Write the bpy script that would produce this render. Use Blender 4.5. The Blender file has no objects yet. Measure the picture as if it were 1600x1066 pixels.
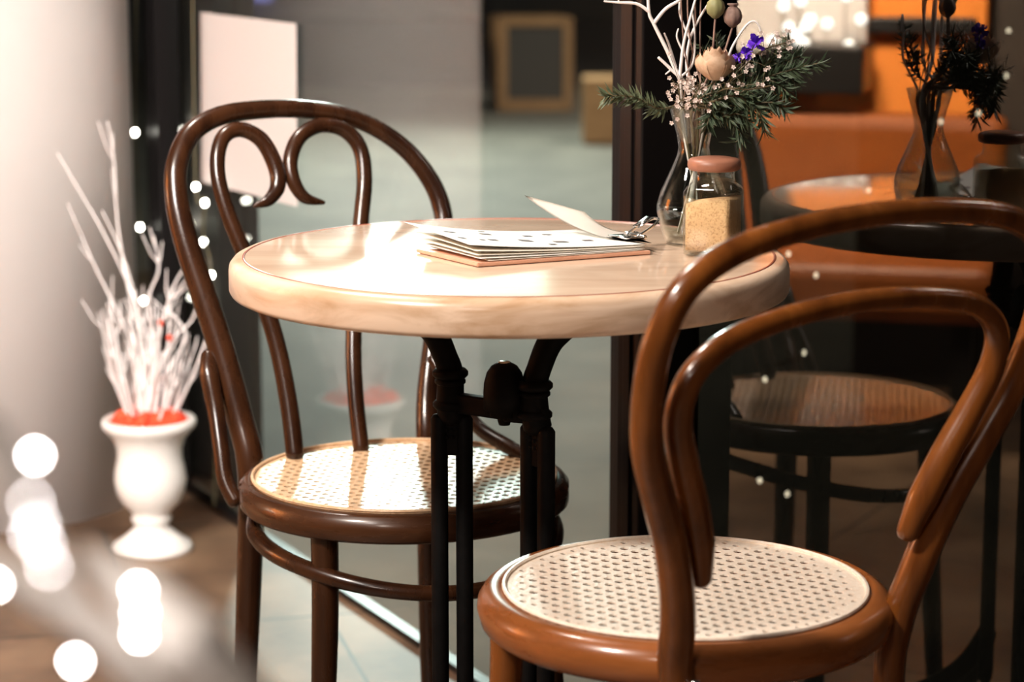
import bpy, bmesh, math, random
from mathutils import Vector, Matrix, noise
PI = math.pi
sc = bpy.context.scene
C = sc.collection

# ------------------------------------------------------------------ camera
FOC, HOR, CAMH = 3778.0, -170.0, 1.15          # focal length in px of a 1600 px frame
PITCH = math.atan((533 - HOR) / FOC)
cam_d = bpy.data.cameras.new('camera')
cam = bpy.data.objects.new('camera', cam_d); C.objects.link(cam)
cam_d.sensor_width = 36.0; cam_d.lens = FOC * 36 / 1600
cam.location = (0, 0, CAMH); cam.rotation_euler = (PI / 2 - PITCH, 0, 0)
cam_d.clip_start = .05; cam_d.clip_end = 200
cam_d.dof.use_dof = True; cam_d.dof.focus_distance = 2.62; cam_d.dof.aperture_fstop = 4.6
sc.camera = cam

# ------------------------------------------------------------------ world, lights, exposure
sc.view_settings.view_transform = 'Standard'; sc.view_settings.look = 'None'
sc.view_settings.exposure = 0.0; sc.view_settings.gamma = 1.0
sc.view_settings.use_curve_mapping = False
w = bpy.data.worlds.new('world'); sc.world = w; w.use_nodes = True
w.node_tree.nodes['Background'].inputs[0].default_value = (.55, .50, .46, 1)
w.node_tree.nodes['Background'].inputs[1].default_value = .03

def area(name, loc, target, size, power, col, size_y=None, spread=180):
    l = bpy.data.lights.new(name, 'AREA'); l.energy = power; l.color = col; l.size = size
    l.spread = math.radians(spread)
    if size_y: l.shape = 'RECTANGLE'; l.size_y = size_y
    o = bpy.data.objects.new(name, l); C.objects.link(o); o.location = loc
    o.rotation_euler = (Vector(target) - Vector(loc)).to_track_quat('-Z', 'Y').to_euler()
    return o
area('ceiling_lamp_key', (-1.5, 1.0, 2.7), (0, 2.6, .6), .32, 125, (1, .89, .79))
area('column_fill_light', (-1.0, 1.2, 1.9), (-1.05, 4.4, .35), .5, 17, (1, .93, .88), spread=56)  # added fill that brightens the white column, no real fixture
area('pendant_lamp', (-.75, 3.15, 2.35), (.1, 2.4, .7), .22, 15, (1, .90, .80), spread=120)
area('front_fill_light', (-1.0, -1.2, 2.5), (0, 1.8, .6), .4, 22, (1, .84, .72))  # added soft fill from behind the camera for the foreground branches
area('outside_lamp', (-.66, 12.0, 2.24), (0, 2.6, .75), .28, 190, (.86, 1, .95), .50)
area('shop_window_glow', (-.55, 12.2, 2.8), (0, 2.6, .6), 1.5, 20, (.60, .95, .82), 1.5)
area('pavement_fill_light', (3.2, 9.5, 5.5), (1.0, 9.5, 0), 1.5, 150, (1, .97, .87), spread=110)  # unseen light added to brighten the pavement outside
area('wall_wash_lamp', (-1.3, 3.1, 1.9), (-2.5, 3.2, .8), .35, 150, (1, .80, .58), spread=100)

# ------------------------------------------------------------------ geometry of the picture
FW = Vector((0, math.cos(PITCH), -math.sin(PITCH))); UP = Vector((0, math.sin(PITCH), math.cos(PITCH)))
CP = Vector((0, 0, CAMH))
def ray(u, v): return FW + Vector((1, 0, 0)) * ((u - 800) / FOC) + UP * ((533 - v) / FOC)
def onz(u, v, z): r = ray(u, v); return CP + r * ((z - CAMH) / r.z)
def ony(u, v, y): r = ray(u, v); return CP + r * (y / r.y)
def onpl(u, v, p, n): r = ray(u, v); return CP + r * ((p - CP).dot(n) / r.dot(n))
def azv(deg, r=1.0): a = math.radians(deg); return Vector((math.cos(a) * r, math.sin(a) * r, 0))

# ------------------------------------------------------------------ materials
def mat(name, col, rough=.5, metal=0, coat=0, emit=None, estr=0, spec=.5):
    m = bpy.data.materials.new(name); m.use_nodes = True
    b = m.node_tree.nodes['Principled BSDF']
    b.inputs['Base Color'].default_value = (*col, 1); b.inputs['Roughness'].default_value = rough
    b.inputs['Metallic'].default_value = metal; b.inputs['Specular IOR Level'].default_value = spec; b.inputs['Coat Weight'].default_value = coat
    b.inputs['Coat Roughness'].default_value = .12
    if emit: b.inputs['Emission Color'].default_value = (*emit, 1); b.inputs['Emission Strength'].default_value = estr
    return m
def N(m, t, **k):
    n = m.node_tree.nodes.new(t)
    for a, v in k.items(): setattr(n, a, v)
    return n
def L(m, a, b): m.node_tree.links.new(a, b)
def noisy(m, c1, c2, scale=(8, 8, 8), detail=6, rough=.6, lo=.3, hi=.7, bump=0, dist=.0, coord='Object', rvar=0):
    b = m.node_tree.nodes['Principled BSDF']
    tc = N(m, 'ShaderNodeTexCoord'); mp = N(m, 'ShaderNodeMapping'); mp.inputs['Scale'].default_value = scale
    nz = N(m, 'ShaderNodeTexNoise'); nz.inputs['Scale'].default_value = 1; nz.inputs['Detail'].default_value = detail
    nz.inputs['Roughness'].default_value = rough; nz.inputs['Distortion'].default_value = dist
    cr = N(m, 'ShaderNodeValToRGB')
    cr.color_ramp.elements[0].position = lo; cr.color_ramp.elements[0].color = (*c1, 1)
    cr.color_ramp.elements[1].position = hi; cr.color_ramp.elements[1].color = (*c2, 1)
    L(m, tc.outputs[coord], mp.inputs[0]); L(m, mp.outputs[0], nz.inputs[0]); L(m, nz.outputs[0], cr.inputs[0])
    L(m, cr.outputs[0], b.inputs['Base Color'])
    if bump:
        bp = N(m, 'ShaderNodeBump'); bp.inputs['Strength'].default_value = bump; bp.inputs['Distance'].default_value = .002
        L(m, nz.outputs[0], bp.inputs['Height']); L(m, bp.outputs[0], b.inputs['Normal'])
    if rvar:
        mr = N(m, 'ShaderNodeMapRange'); r0 = b.inputs['Roughness'].default_value
        mr.inputs[3].default_value = max(.02, r0 - rvar); mr.inputs[4].default_value = r0 + rvar
        L(m, nz.outputs[0], mr.inputs[0]); L(m, mr.outputs[0], b.inputs['Roughness'])
    return m
M = {}
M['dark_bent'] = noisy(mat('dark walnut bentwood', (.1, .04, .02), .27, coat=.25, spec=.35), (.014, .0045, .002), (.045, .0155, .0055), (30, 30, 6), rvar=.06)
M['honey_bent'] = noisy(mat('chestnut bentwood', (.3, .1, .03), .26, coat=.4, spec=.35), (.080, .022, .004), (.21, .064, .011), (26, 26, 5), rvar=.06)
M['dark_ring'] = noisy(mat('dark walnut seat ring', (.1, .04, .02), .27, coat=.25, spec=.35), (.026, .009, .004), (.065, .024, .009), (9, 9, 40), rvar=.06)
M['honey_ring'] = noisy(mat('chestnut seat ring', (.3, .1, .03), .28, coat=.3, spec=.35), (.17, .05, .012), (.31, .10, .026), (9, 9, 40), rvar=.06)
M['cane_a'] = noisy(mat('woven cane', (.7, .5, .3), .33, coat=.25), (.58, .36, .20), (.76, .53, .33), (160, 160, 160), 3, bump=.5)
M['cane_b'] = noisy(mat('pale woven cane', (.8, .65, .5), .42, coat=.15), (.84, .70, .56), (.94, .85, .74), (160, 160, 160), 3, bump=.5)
M['iron'] = noisy(mat('black cast iron', (.003, .003, .003), .6, spec=.1), (.002, .002, .002), (.005, .0045, .0045), (60, 60, 60), bump=.2)
M['chrome'] = mat('chrome', (.75, .73, .70), .18, 1)
M['black_frame'] = mat('black painted metal frame', (.008, .0065, .0065), .35, spec=.2)
M['white_ceramic'] = mat('white ceramic', (.80, .77, .73), .35, coat=.2)
M['white_twig'] = mat('frosted white twig', (.88, .82, .80), .7)
M['garland_twig'] = mat('warm white garland twig', (.74, .68, .62), .7)
M['white_paper'] = mat('white paper', (.86, .83, .78), .6)
M['cream_paper'] = mat('cream paper', (.80, .74, .64), .65)
M['pale_poster'] = mat('pale poster paper', (.63, .59, .575), .6)
M['ink'] = mat('dark print', (.16, .13, .13), .6)
M['board'] = noisy(mat('pink beech board', (.7, .4, .28), .45), (.66, .34, .22), (.78, .46, .32), (6, 60, 60))
M['lid'] = noisy(mat('terracotta brown lid', (.3, .13, .08), .45), (.27, .105, .06), (.36, .15, .09), (40, 40, 40))
M['sugar'] = noisy(mat('brown sugar', (.6, .4, .22), .85), (.55, .28, .12), (.84, .52, .28), (420, 420, 420), 2, lo=.28, hi=.50, bump=.6)
M['red_moss'] = noisy(mat('orange red moss', (.8, .1, .03), .7), (.80, .035, .010), (.95, .10, .03), (60, 60, 60), bump=.6)
M['needle'] = noisy(mat('dark green needles', (.03, .06, .03), .55), (.020, .040, .018), (.075, .105, .055), (50, 50, 50))
M['needle_grey'] = noisy(mat('grey green needles', (.08, .1, .06), .55), (.06, .085, .04), (.16, .19, .11), (50, 50, 50))
M['stem'] = mat('brown green stem', (.10, .075, .035), .6)
M['purple'] = mat('violet petals', (.12, .02, .55), .6)
M['dried'] = noisy(mat('dried peach petals', (.6, .4, .25), .75), (.50, .30, .18), (.75, .54, .38), (60, 60, 60))
M['pod'] = noisy(mat('dried poppy pod', (.25, .15, .12), .7), (.18, .10, .08), (.36, .24, .19), (60, 60, 60))
M['tiny'] = mat('tiny cream blossom', (.80, .66, .60), .7)
M['olive'] = mat('olive bud', (.25, .24, .10), .6)
M['orange_wall'] = noisy(mat('orange painted wall', (.8, .25, .03), .75), (.74, .21, .025), (.86, .27, .035), (2, 2, 2))
M['rust_fabric'] = noisy(mat('rust leather', (.5, .13, .02), .5), (.25, .06, .007), (.34, .09, .012), (4, 4, 4))
M['black_paint'] = mat('black painted wood', (.01, .009, .009), .4)
M['dark_plaster'] = noisy(mat('dark brown plaster', (.03, .02, .015), .7), (.020, .014, .010), (.05, .034, .024), (2, 2, 2))
M['column'] = noisy(mat('white plaster column', (.80, .75, .72), .8), (.66, .62, .595), (.72, .675, .65), (3, 3, 3), bump=.1)
M['sign_wood'] = noisy(mat('sign wood', (.5, .3, .15), .6), (.44, .22, .09), (.58, .31, .14), (4, 4, 30))
M['chalk'] = mat('chalkboard grey', (.09, .075, .065), .8)
M['bulb'] = mat('warm white bulb', (1, 1, 1), .3, emit=(1, .97, .84), estr=26)
M['bulb_near'] = mat('near warm white bulb', (1, 1, 1), .3, emit=(1, .93, .90), estr=95)
M['bulb_big'] = mat('cool white bulb', (1, 1, 1), .3, emit=(.95, 1, .95), estr=14)
M['cable'] = mat('clear green cable', (.10, .09, .05), .35)
M['blue_glow'] = mat('blue neon panel', (.1, .1, .3), .5, emit=(.30, .32, 1), estr=.8)
M['water'] = mat('water', (.9, .95, .95), .02)
# table wood
m = mat('pale beech tabletop', (.72, .50, .35), .11, coat=.2); M['table_wood'] = m
noisy(m, (.56, .385, .27), (.76, .575, .43), (3, 16, 5), 5, lo=.25, hi=.66, dist=.6, rvar=.03)
m = mat('beech table edge', (.65, .42, .26), .30, coat=.2); M['edge_wood'] = m
noisy(m, (.50, .31, .18), (.77, .57, .42), (7, 7, 22), 6, lo=.30, hi=.58, dist=1.4, rvar=.05)
M['inlay'] = mat('dark red inlay line', (.30, .07, .04), .3)
# floors
def floor_mat(name, c1, c2, grout, bw, bh, rot, rough, sc1):
    m = mat(name, c1, rough); b = m.node_tree.nodes['Principled BSDF']
    tc = N(m, 'ShaderNodeTexCoord'); mp = N(m, 'ShaderNodeMapping'); mp.inputs['Rotation'].default_value = (0, 0, rot)
    br = N(m, 'ShaderNodeTexBrick'); br.inputs['Scale'].default_value = 1; br.inputs['Mortar Size'].default_value = .004
    br.inputs['Brick Width'].default_value = bw; br.inputs['Row Height'].default_value = bh
    br.inputs['Mortar'].default_value = (*grout, 1); br.inputs['Mortar Smooth'].default_value = .3
    nz = N(m, 'ShaderNodeTexNoise'); nz.inputs['Scale'].default_value = sc1; nz.inputs['Detail'].default_value = 7
    cr = N(m, 'ShaderNodeValToRGB'); cr.color_ramp.elements[0].position = .34; cr.color_ramp.elements[1].position = .68
    cr.color_ramp.elements[0].color = (*c1, 1); cr.color_ramp.elements[1].color = (*c2, 1)
    L(m, tc.outputs['Object'], mp.inputs[0]); L(m, mp.outputs[0], br.inputs[0]); L(m, tc.outputs['Object'], nz.inputs[0])
    L(m, nz.outputs[0], cr.inputs[0]); L(m, cr.outputs[0], br.inputs['Color1']); L(m, cr.outputs[0], br.inputs['Color2'])
    L(m, br.outputs[0], b.inputs['Base Color'])
    bp = N(m, 'ShaderNodeBump'); bp.inputs['Strength'].default_value = .25; bp.inputs['Distance'].default_value = .004
    L(m, nz.outputs[0], bp.inputs['Height']); L(m, bp.outputs[0], b.inputs['Normal'])
    return m
M['floor'] = floor_mat('brown stone tile floor', (.085, .048, .028), (.235, .145, .085), (.03, .02, .014), .62, .62, math.radians(-14), .48, 5)
M['pavement'] = floor_mat('grey concrete pavement', (.165, .145, .12), (.255, .225, .185), (.14, .12, .10), 2.4, 2.4, math.radians(-8), .75, 3)
M['asphalt'] = noisy(mat('dark asphalt', (.10, .09, .09), .8), (.085, .075, .075), (.12, .105, .10), (2, 2, 2))
# glass: one thin sheet = clear transmission plus mirror reflection by angle
def glass(name, tint, base, grow, rough=0.0):
    m = bpy.data.materials.new(name); m.use_nodes = True; nt = m.node_tree
    for n in list(nt.nodes): nt.nodes.remove(n)
    o = N(m, 'ShaderNodeOutputMaterial'); mx = N(m, 'ShaderNodeMixShader')
    t = N(m, 'ShaderNodeBsdfTransparent'); t.inputs[0].default_value = (*tint, 1)
    g = N(m, 'ShaderNodeBsdfGlossy'); g.inputs['Roughness'].default_value = rough; g.inputs[0].default_value = (1, 1, 1, 1)
    lw = N(m, 'ShaderNodeLayerWeight'); lw.inputs[0].default_value = .5
    mr = N(m, 'ShaderNodeMapRange'); mr.inputs[3].default_value = base; mr.inputs[4].default_value = grow
    pw = N(m, 'ShaderNodeMath', operation='POWER'); pw.inputs[1].default_value = 3
    L(m, lw.outputs['Facing'], pw.inputs[0]); L(m, pw.outputs[0], mr.inputs[0]); L(m, mr.outputs[0], mx.inputs[0])
    L(m, t.outputs[0], mx.inputs[1]); L(m, g.outputs[0], mx.inputs[2]); L(m, mx.outputs[0], o.inputs[0])
    return m
M['pane'] = glass('window glass', (.96, .98, .96), .035, .36)
M['dark_pane'] = glass('darkened window glass', (.20, .19, .17), .075, .40)  # tint lowered to put the darkness outside into the glass colour
M['clear_glass'] = glass('thin clear glass', (.93, .95, .93), .05, .85, .02)

# ------------------------------------------------------------------ helpers
def obj(name, bm, m, parent=None, smooth=True):
    me = bpy.data.meshes.new(name)
    bmesh.ops.recalc_face_normals(bm, faces=bm.faces)
    bm.to_mesh(me); bm.free()
    ms = m if isinstance(m, (list, tuple)) else [m]
    for x in ms: me.materials.append(M[x] if isinstance(x, str) else x)
    if smooth:
        for p in me.polygons: p.use_smooth = True
    o = bpy.data.objects.new(name, me); C.objects.link(o)
    if parent: o.parent = parent
    return o
def tag(o, label, cat, group=None, kind=None):
    o['label'] = label
    if cat: o['category'] = cat
    if group: o['group'] = group
    if kind: o['kind'] = kind
    return o
def struct(o, label=None):
    o['kind'] = 'structure'
    if label: o['label'] = label
    return o
def thing(name, loc, label, cat, group=None):
    o = bpy.data.objects.new(name, None); C.objects.link(o); o.location = loc; o.empty_display_size = .05
    return tag(o, label, cat, group)
def adopt(o, parent):                      # world-space mesh under a translated Empty
    o.parent = parent; o.matrix_parent_inverse = Matrix.Translation(-Vector(parent.location)); return o
def smoothline(P, n=8, closed=False):
    P = [Vector(p) for p in P]; out = []; k = len(P)
    rng = range(k) if closed else range(k - 1)
    for i in rng:
        if closed: a, b, c, d = P[i - 1], P[i], P[(i + 1) % k], P[(i + 2) % k]
        else: a, b, c, d = P[max(i - 1, 0)], P[i], P[i + 1], P[min(i + 2, k - 1)]
        for j in range(n):
            t = j / n
            out.append(.5 * ((2 * b) + (c - a) * t + (2 * a - 5 * b + 4 * c - d) * t * t + (3 * b - a - 3 * c + d) * t ** 3))
    if not closed: out.append(P[-1].copy())
    return out
def tube(bm, P, R, seg=14, closed=False, flat=None, cap=True):
    """P points, R radius or list of radii; flat=(normal, factor) squashes along a direction"""
    n = len(P)
    if not isinstance(R, (list, tuple)): R = [R] * n
    if len(R) != n: R = [R[int(i * (len(R) - 1) / (n - 1))] + (R[min(int(i * (len(R) - 1) / (n - 1)) + 1, len(R) - 1)] - R[int(i * (len(R) - 1) / (n - 1))]) * ((i * (len(R) - 1) / (n - 1)) % 1) for i in range(n)]
    rings = []; t0 = (P[1] - P[0]).normalized()
    u = t0.orthogonal().normalized()
    for i in range(n):
        if closed: t = (P[(i + 1) % n] - P[i - 1]).normalized()
        else: t = (P[min(i + 1, n - 1)] - P[max(i - 1, 0)]).normalized()
        u = (u - t * u.dot(t)).normalized(); v = t.cross(u)
        ring = []
        for k in range(seg):
            a = 2 * PI * k / seg; off = (u * math.cos(a) + v * math.sin(a)) * R[i]
            if flat: off = off - flat[0] * off.dot(flat[0]) * (1 - flat[1])
            ring.append(bm.verts.new(P[i] + off))
        rings.append(ring)
    m_ = n if closed else n - 1
    for i in range(m_):
        a, b = rings[i], rings[(i + 1) % n]
        s = 0
        if closed and i == n - 1:
            s = min(range(seg), key=lambda q: (b[q].co - a[0].co).length)
        for k in range(seg):
            bm.faces.new((a[k], a[(k + 1) % seg], b[(k + 1 + s) % seg], b[(k + s) % seg]))
    if not closed and cap:
        for ring, p, d in ((rings[0], P[0], P[0] - P[1]), (rings[-1], P[-1], P[-1] - P[-2])):
            r = R[0] if ring is rings[0] else R[-1]; d = d.normalized()
            mid = [bm.verts.new(p + (v.co - p) * .72 + d * r * .42) for v in ring]
            tip = bm.verts.new(p + d * r * .6)
            for k in range(seg):
                bm.faces.new((ring[k], ring[(k + 1) % seg], mid[(k + 1) % seg], mid[k]))
                bm.faces.new((mid[k], mid[(k + 1) % seg], tip))
    return bm
def tubeobj(name, pts, R, m, parent=None, n=8, seg=14, closed=False, flat=None):
    bm = bmesh.new(); tube(bm, smoothline(pts, n, closed), R, seg, closed, flat); return obj(name, bm, m, parent)
def lathe(bm, prof, c=(0, 0, 0), seg=48, mi=0):
    c = Vector(c); rings = []
    for r, z in prof:
        if r < 1e-6: rings.append([bm.verts.new(c + Vector((0, 0, z)))])
        else: rings.append([bm.verts.new(c + Vector((r * math.cos(2 * PI * k / seg), r * math.sin(2 * PI * k / seg), z))) for k in range(seg)])
    for a, b in zip(rings[:-1], rings[1:]):
        for k in range(seg):
            k2 = (k + 1) % seg
            if len(a) == 1 and len(b) == 1: continue
            if len(a) == 1: f = bm.faces.new((a[0], b[k2], b[k]))
            elif len(b) == 1: f = bm.faces.new((a[k], a[k2], b[0]))
            else: f = bm.faces.new((a[k], a[k2], b[k2], b[k]))
            f.material_index = mi
    return bm
def box(bm, c, s, rz=0, bev=0, M4=None, mi=0):
    r = bmesh.ops.create_cube(bm, size=1)
    T = Matrix.Translation(Vector(c)) @ Matrix.Rotation(rz, 4, 'Z') @ Matrix.Diagonal((*s, 1))
    if M4: T = M4 @ T
    bmesh.ops.transform(bm, matrix=T, verts=r['verts'])
    fs = {f for v in r['verts'] for f in v.link_faces}
    for f in fs: f.material_index = mi
    if bev:
        bmesh.ops.bevel(bm, geom=list({e for f in fs for e in f.edges}), offset=bev, segments=3, profile=.5, affect='EDGES')
    return bm
def boxobj(name, c, s, m, parent=None, rz=0, bev=0):
    bm = bmesh.new(); box(bm, c, s, rz, bev); return obj(name, bm, m, parent, False)
def ball(bm, c, r, sub=2, sq=(1, 1, 1)):
    q = bmesh.ops.create_icosphere(bm, subdivisions=sub, radius=1)
    bmesh.ops.transform(bm, matrix=Matrix.Translation(Vector(c)) @ Matrix.Diagonal((r * sq[0], r * sq[1], r * sq[2], 1)), verts=q['verts'])

# ------------------------------------------------------------------ setting: floor, pavement, walls
GA = Vector((-.2465, 3.812, 0)); GU = Vector((.443, -.8965, 0)).normalized(); GN = Vector((.8965, .443, 0)).normalized()
def gp(s, z=0, off=0): return GA + GU * s + GN * off + Vector((0, 0, z))
POST_S = .915                               # corner post, along the left glass line
PC = gp(POST_S)                             # ~ (.16, 2.99)
RU = Vector((.616, -.788, 0)).normalized(); RN = Vector((.788, .616, 0)).normalized()
RP = PC + RU * .035 + RN * .035
def rp(s, z=0, off=0): return RP + RU * s + RN * off + Vector((0, 0, z))

def poly(name, pts, m, z0, z1):
    bm = bmesh.new(); lo = [bm.verts.new((p[0], p[1], z0)) for p in pts]; hi = [bm.verts.new((p[0], p[1], z1)) for p in pts]
    bm.faces.new(hi); bm.faces.new(list(reversed(lo)))
    for i in range(len(pts)): j = (i + 1) % len(pts); bm.faces.new((lo[i], lo[j], hi[j], hi[i]))
    return obj(name, bm, m, None, False)
far = gp(-3.2); mid = PC; rgt = rp(3.2)
struct(poly('floor', [far, mid, rgt, (3.2, -1.5), (-2.6, -1.5), (-2.6, far.y)], 'floor', -.06, 0), 'brown stone tiled cafe floor')
struct(poly('ground_pavement', [far, (-9, far.y), (-9, 14.6), (9, 14.6), (9, rgt.y), rgt, mid], 'pavement', -.08, -.008), 'grey concrete pavement outside the glass')
struct(poly('ground_road', [(-9, 14.6), (-9, 22.8), (9, 22.8), (9, 14.6)], 'asphalt', -.10, -.03), 'dark asphalt road beyond the pavement')
struct(poly('ground_far_pavement', [(-9, 22.8), (-9, 40), (9, 40), (9, 22.8)], 'pavement', -.08, -.004), 'pavement on the far side of the road')
WL = -2.5
struct(boxobj('wall_left', (WL - .06, 1.9, 1.4), (.1, 6.8, 2.8), 'dark_plaster'), 'dark cafe side wall mirrored in the glass')
struct(boxobj('wall_outside', (2.42, 5.6, 1.4), (3.2, .12, 2.9), 'dark_plaster', rz=math.radians(-8)), 'dark brown wall outside behind the right pane')

# left glass run
RZL = math.atan2(GU.y, GU.x); RZR = math.atan2(RU.y, RU.x)
def slab(name, a, b, z0, z1, th, m, rz):
    c = (a + b) / 2; return boxobj(name, (c.x, c.y, (z0 + z1) / 2), ((b - a).length, th, z1 - z0), m, None, rz)
S_M = -.965                                 # mullion position along the glass
H_G = 2.6
g1 = slab('window_1', gp(S_M + .02), gp(POST_S - .02), .012, H_G, .004, 'pane', RZL); struct(g1, 'large clear window pane left of the corner post')
g2 = slab('window_2', gp(-2.9), gp(S_M - .02), .012, H_G, .004, 'pane', RZL); struct(g2, 'clear window pane beyond the narrow black mullion')
g3 = slab('window_3', rp(.03), rp(3.0), .012, H_G, .004, 'dark_pane', RZR); struct(g3, 'dark reflecting window pane right of the corner post')
def post(name, c, wd, th, rz, label):
    bm = bmesh.new(); box(bm, (c.x, c.y, H_G / 2), (wd, th, H_G), rz, .003)
    box(bm, (c.x, c.y, H_G / 2), (wd * .3, th + .008, H_G), rz, .001)
    return struct(obj(name, bm, 'black_frame', None, False), label)
post('trim_1', gp(POST_S - .004), .046, .052, RZL, 'black metal corner post of the window, left stile')
post('trim_2', rp(-.002, 0, -.03), .044, .10, RZR, 'black metal corner post of the window, right stile')
post('trim_3', gp(S_M), .075, .05, RZL, 'narrow black mullion beside the white column')
struct(slab('trim_4', gp(-2.9), gp(POST_S), 0, .012, .02, 'black_frame', RZL), 'thin dark floor channel under the left glass')
struct(slab('trim_5', rp(0), rp(3.0), 0, .012, .02, 'black_frame', RZR), 'thin dark floor channel under the right glass')

bm = bmesh.new(); lathe(bm, [(0, 0), (.30, 0), (.30, 2.8), (0, 2.8)], (-1.02, 4.55, 0), 96)
o = obj('white_column', bm, 'column'); struct(o, 'round white plaster column at the left'); 
for p in o.data.polygons: p.use_smooth = abs(p.normal.z) < .5

# poster on the glass
pl = Vector((GN.x, GN.y, 0))
bm = bmesh.new(); cs = [onpl(u, v, gp(0, 0, -.006), pl) for u, v in ((314, 19), (463, 37), (465, 323), (316, 284))]
f0 = [bm.verts.new(c) for c in cs]; f1 = [bm.verts.new(c - GN * .001) for c in cs]
bm.faces.new(f0); bm.faces.new(list(reversed(f1)))
for i in range(4): j = (i + 1) % 4; bm.faces.new((f0[i], f0[j], f1[j], f1[i]))
tag(obj('paper_poster', bm, 'pale_poster', None, False), 'blank pale paper sheet taped to the left window behind the dark chair', 'poster')

# ------------------------------------------------------------------ outside things
t = thing('sandwich_board', (.13, 13.0, 0), 'small wooden framed chalkboard sign standing on the pavement outside', 'sign')
def aboard(sgn, m1=True):
    Z = Vector((0, sgn * .22, 1)).normalized(); X = Vector((1, .25 * 0, 0))
    base = Vector((.125 if sgn > 0 else .085, 12.9 if sgn > 0 else 13.22, 0)); T = Matrix.Translation(base) @ Matrix((( .97, 0, .0, 0), (.0, Z.y and 1, Z.y, 0), (0, 0, Z.z, 0), (0, 0, 0, 1)))
    bm = bmesh.new(); H_, W_ = .50, .36
    for cx, cz, sx, sz in ((-W_ / 2, H_ / 2, .05, H_), (W_ / 2, H_ / 2, .05, H_), (0, H_ - .02, W_, .05), (0, .03, W_, .06)):
        box(bm, (cx, 0, cz), (sx, .03, sz), M4=T)
    adopt(obj('sign_frame', bm, 'sign_wood', None, False), t)
    bm = bmesh.new(); box(bm, (0, 0, H_ / 2), (W_ - .04, .012, H_ - .06), M4=T); adopt(obj('chalkboard', bm, 'chalk', None, False), t)
aboard(1); aboard(-1)
boxobj('planter_box', (.50, 11.3, .15), (.34, .25, .30), 'sign_wood', bev=.01); tag(bpy.data.objects['planter_box'], 'blurred orange brown wooden box on the pavement beside the chalkboard sign', 'box')
boxobj('blue_shop_panel', (-2.72, 24.5, .33), (.62, .1, .5), 'blue_glow', bev=.01); tag(bpy.data.objects['blue_shop_panel'], 'blurred blue violet lit panel far across the road, above the poster', 'lit sign')
pz = slab('dark_backing', gp(-2.6, 0, .075), gp(-.76, 0, .075), 0, 2.6, .08, 'black_paint', RZL); struct(pz, 'black slab added outside behind the glass beside the white column to darken the view')  # added slab, only keeps the view through the glass dark

# ------------------------------------------------------------------ reflected side of the room
def mir(u, v, x=WL):                        # where a pixel seen in the right pane lands on the plane x
    r = ray(u, v); t_ = (RP - CP).dot(RN) / r.dot(RN); h = CP + r * t_; r2 = r - RN * (2 * r.dot(RN))
    return h + r2 * ((x - h.x) / r2.x)
def wall_panel(name, x, u0, u1, v0, v1, m, th, label, cat, extra=0, parent=None):
    a, b = mir(u0, v1, x), mir(u1, v0, x); ya, yb = sorted((a.y, b.y)); za, zb = sorted((a.z, b.z))
    o = boxobj(name, (x - th / 2, (ya + yb) / 2, (za + zb + extra) / 2), (th, yb - ya, zb - za + extra), m, parent, bev=.006 if th > .03 else 0)
    if label: tag(o, label, cat)
    return o
wall_panel('orange_wall_panel', WL + .06, 1215, 1545, 0, 330, 'orange_wall', .06, 'glowing orange wall panel mirrored in the right pane', 'wall panel', .5)
wall_panel('black_rail', WL + .10, 1358, 1528, 28, 52, 'black_paint', .035, 'short black rail across the orange panel mirrored in the right pane', 'rail')
wall_panel('black_cabinet', WL + .36, 1195, 1352, 74, 146, 'black_paint', .24, 'black cabinet top mirrored left of the orange panel', 'cabinet')
o = wall_panel('white_backing', WL + .14, 1120, 1358, -60, 80, 'pale_poster', .05, 'pale panel added for the white glow behind the cluster of white lights', 'screen', .0)  # added pale backing that stands in for the white glow
bb = thing('light_cluster', mir(1265, 78, WL + .25), 'cluster of white bulbs on the black cabinet mirrored above the bouquet', 'lights')
random.seed(3)
bm = bmesh.new()
for i in range(16):
    u, v = 1208 + random.random() * 70 + (70 if i % 5 == 0 else 0), random.uniform(-12, 78)
    p = mir(u, v, WL + .25); q = bmesh.new(); ball(q, p, .0125); adopt(obj('bulb', q, 'bulb_big'), bb)
    tube(bm, [p, p + Vector((0, .003, -.03)), Vector((p.x, p.y, mir(1265, 78, WL + .25).z))], .002, 5)
adopt(obj('wire', bm, 'cable'), bb)
# rust bench in front of the panel
a, b = mir(1110, 312, WL + .55), mir(1532, 172, WL + .55)
t = thing('upholstered_bench', (WL + .4, (a.y + b.y) / 2, 0), 'rust orange upholstered bench mirrored in the right pane below the panel', 'bench')
ln = abs(a.y - b.y) + .1
boxobj('backrest', (-.12, 0, .52), (.12, ln, .30), 'rust_fabric', t, bev=.03)
boxobj('seat', (.10, 0, .34), (.50, ln, .12), 'rust_fabric', t, bev=.03)
for sx in (-.12, .30):
    for sy in (-1, 1): boxobj('leg', (sx, sy * (ln / 2 - .06), .14), (.04, .04, .28), 'black_paint', t)

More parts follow.
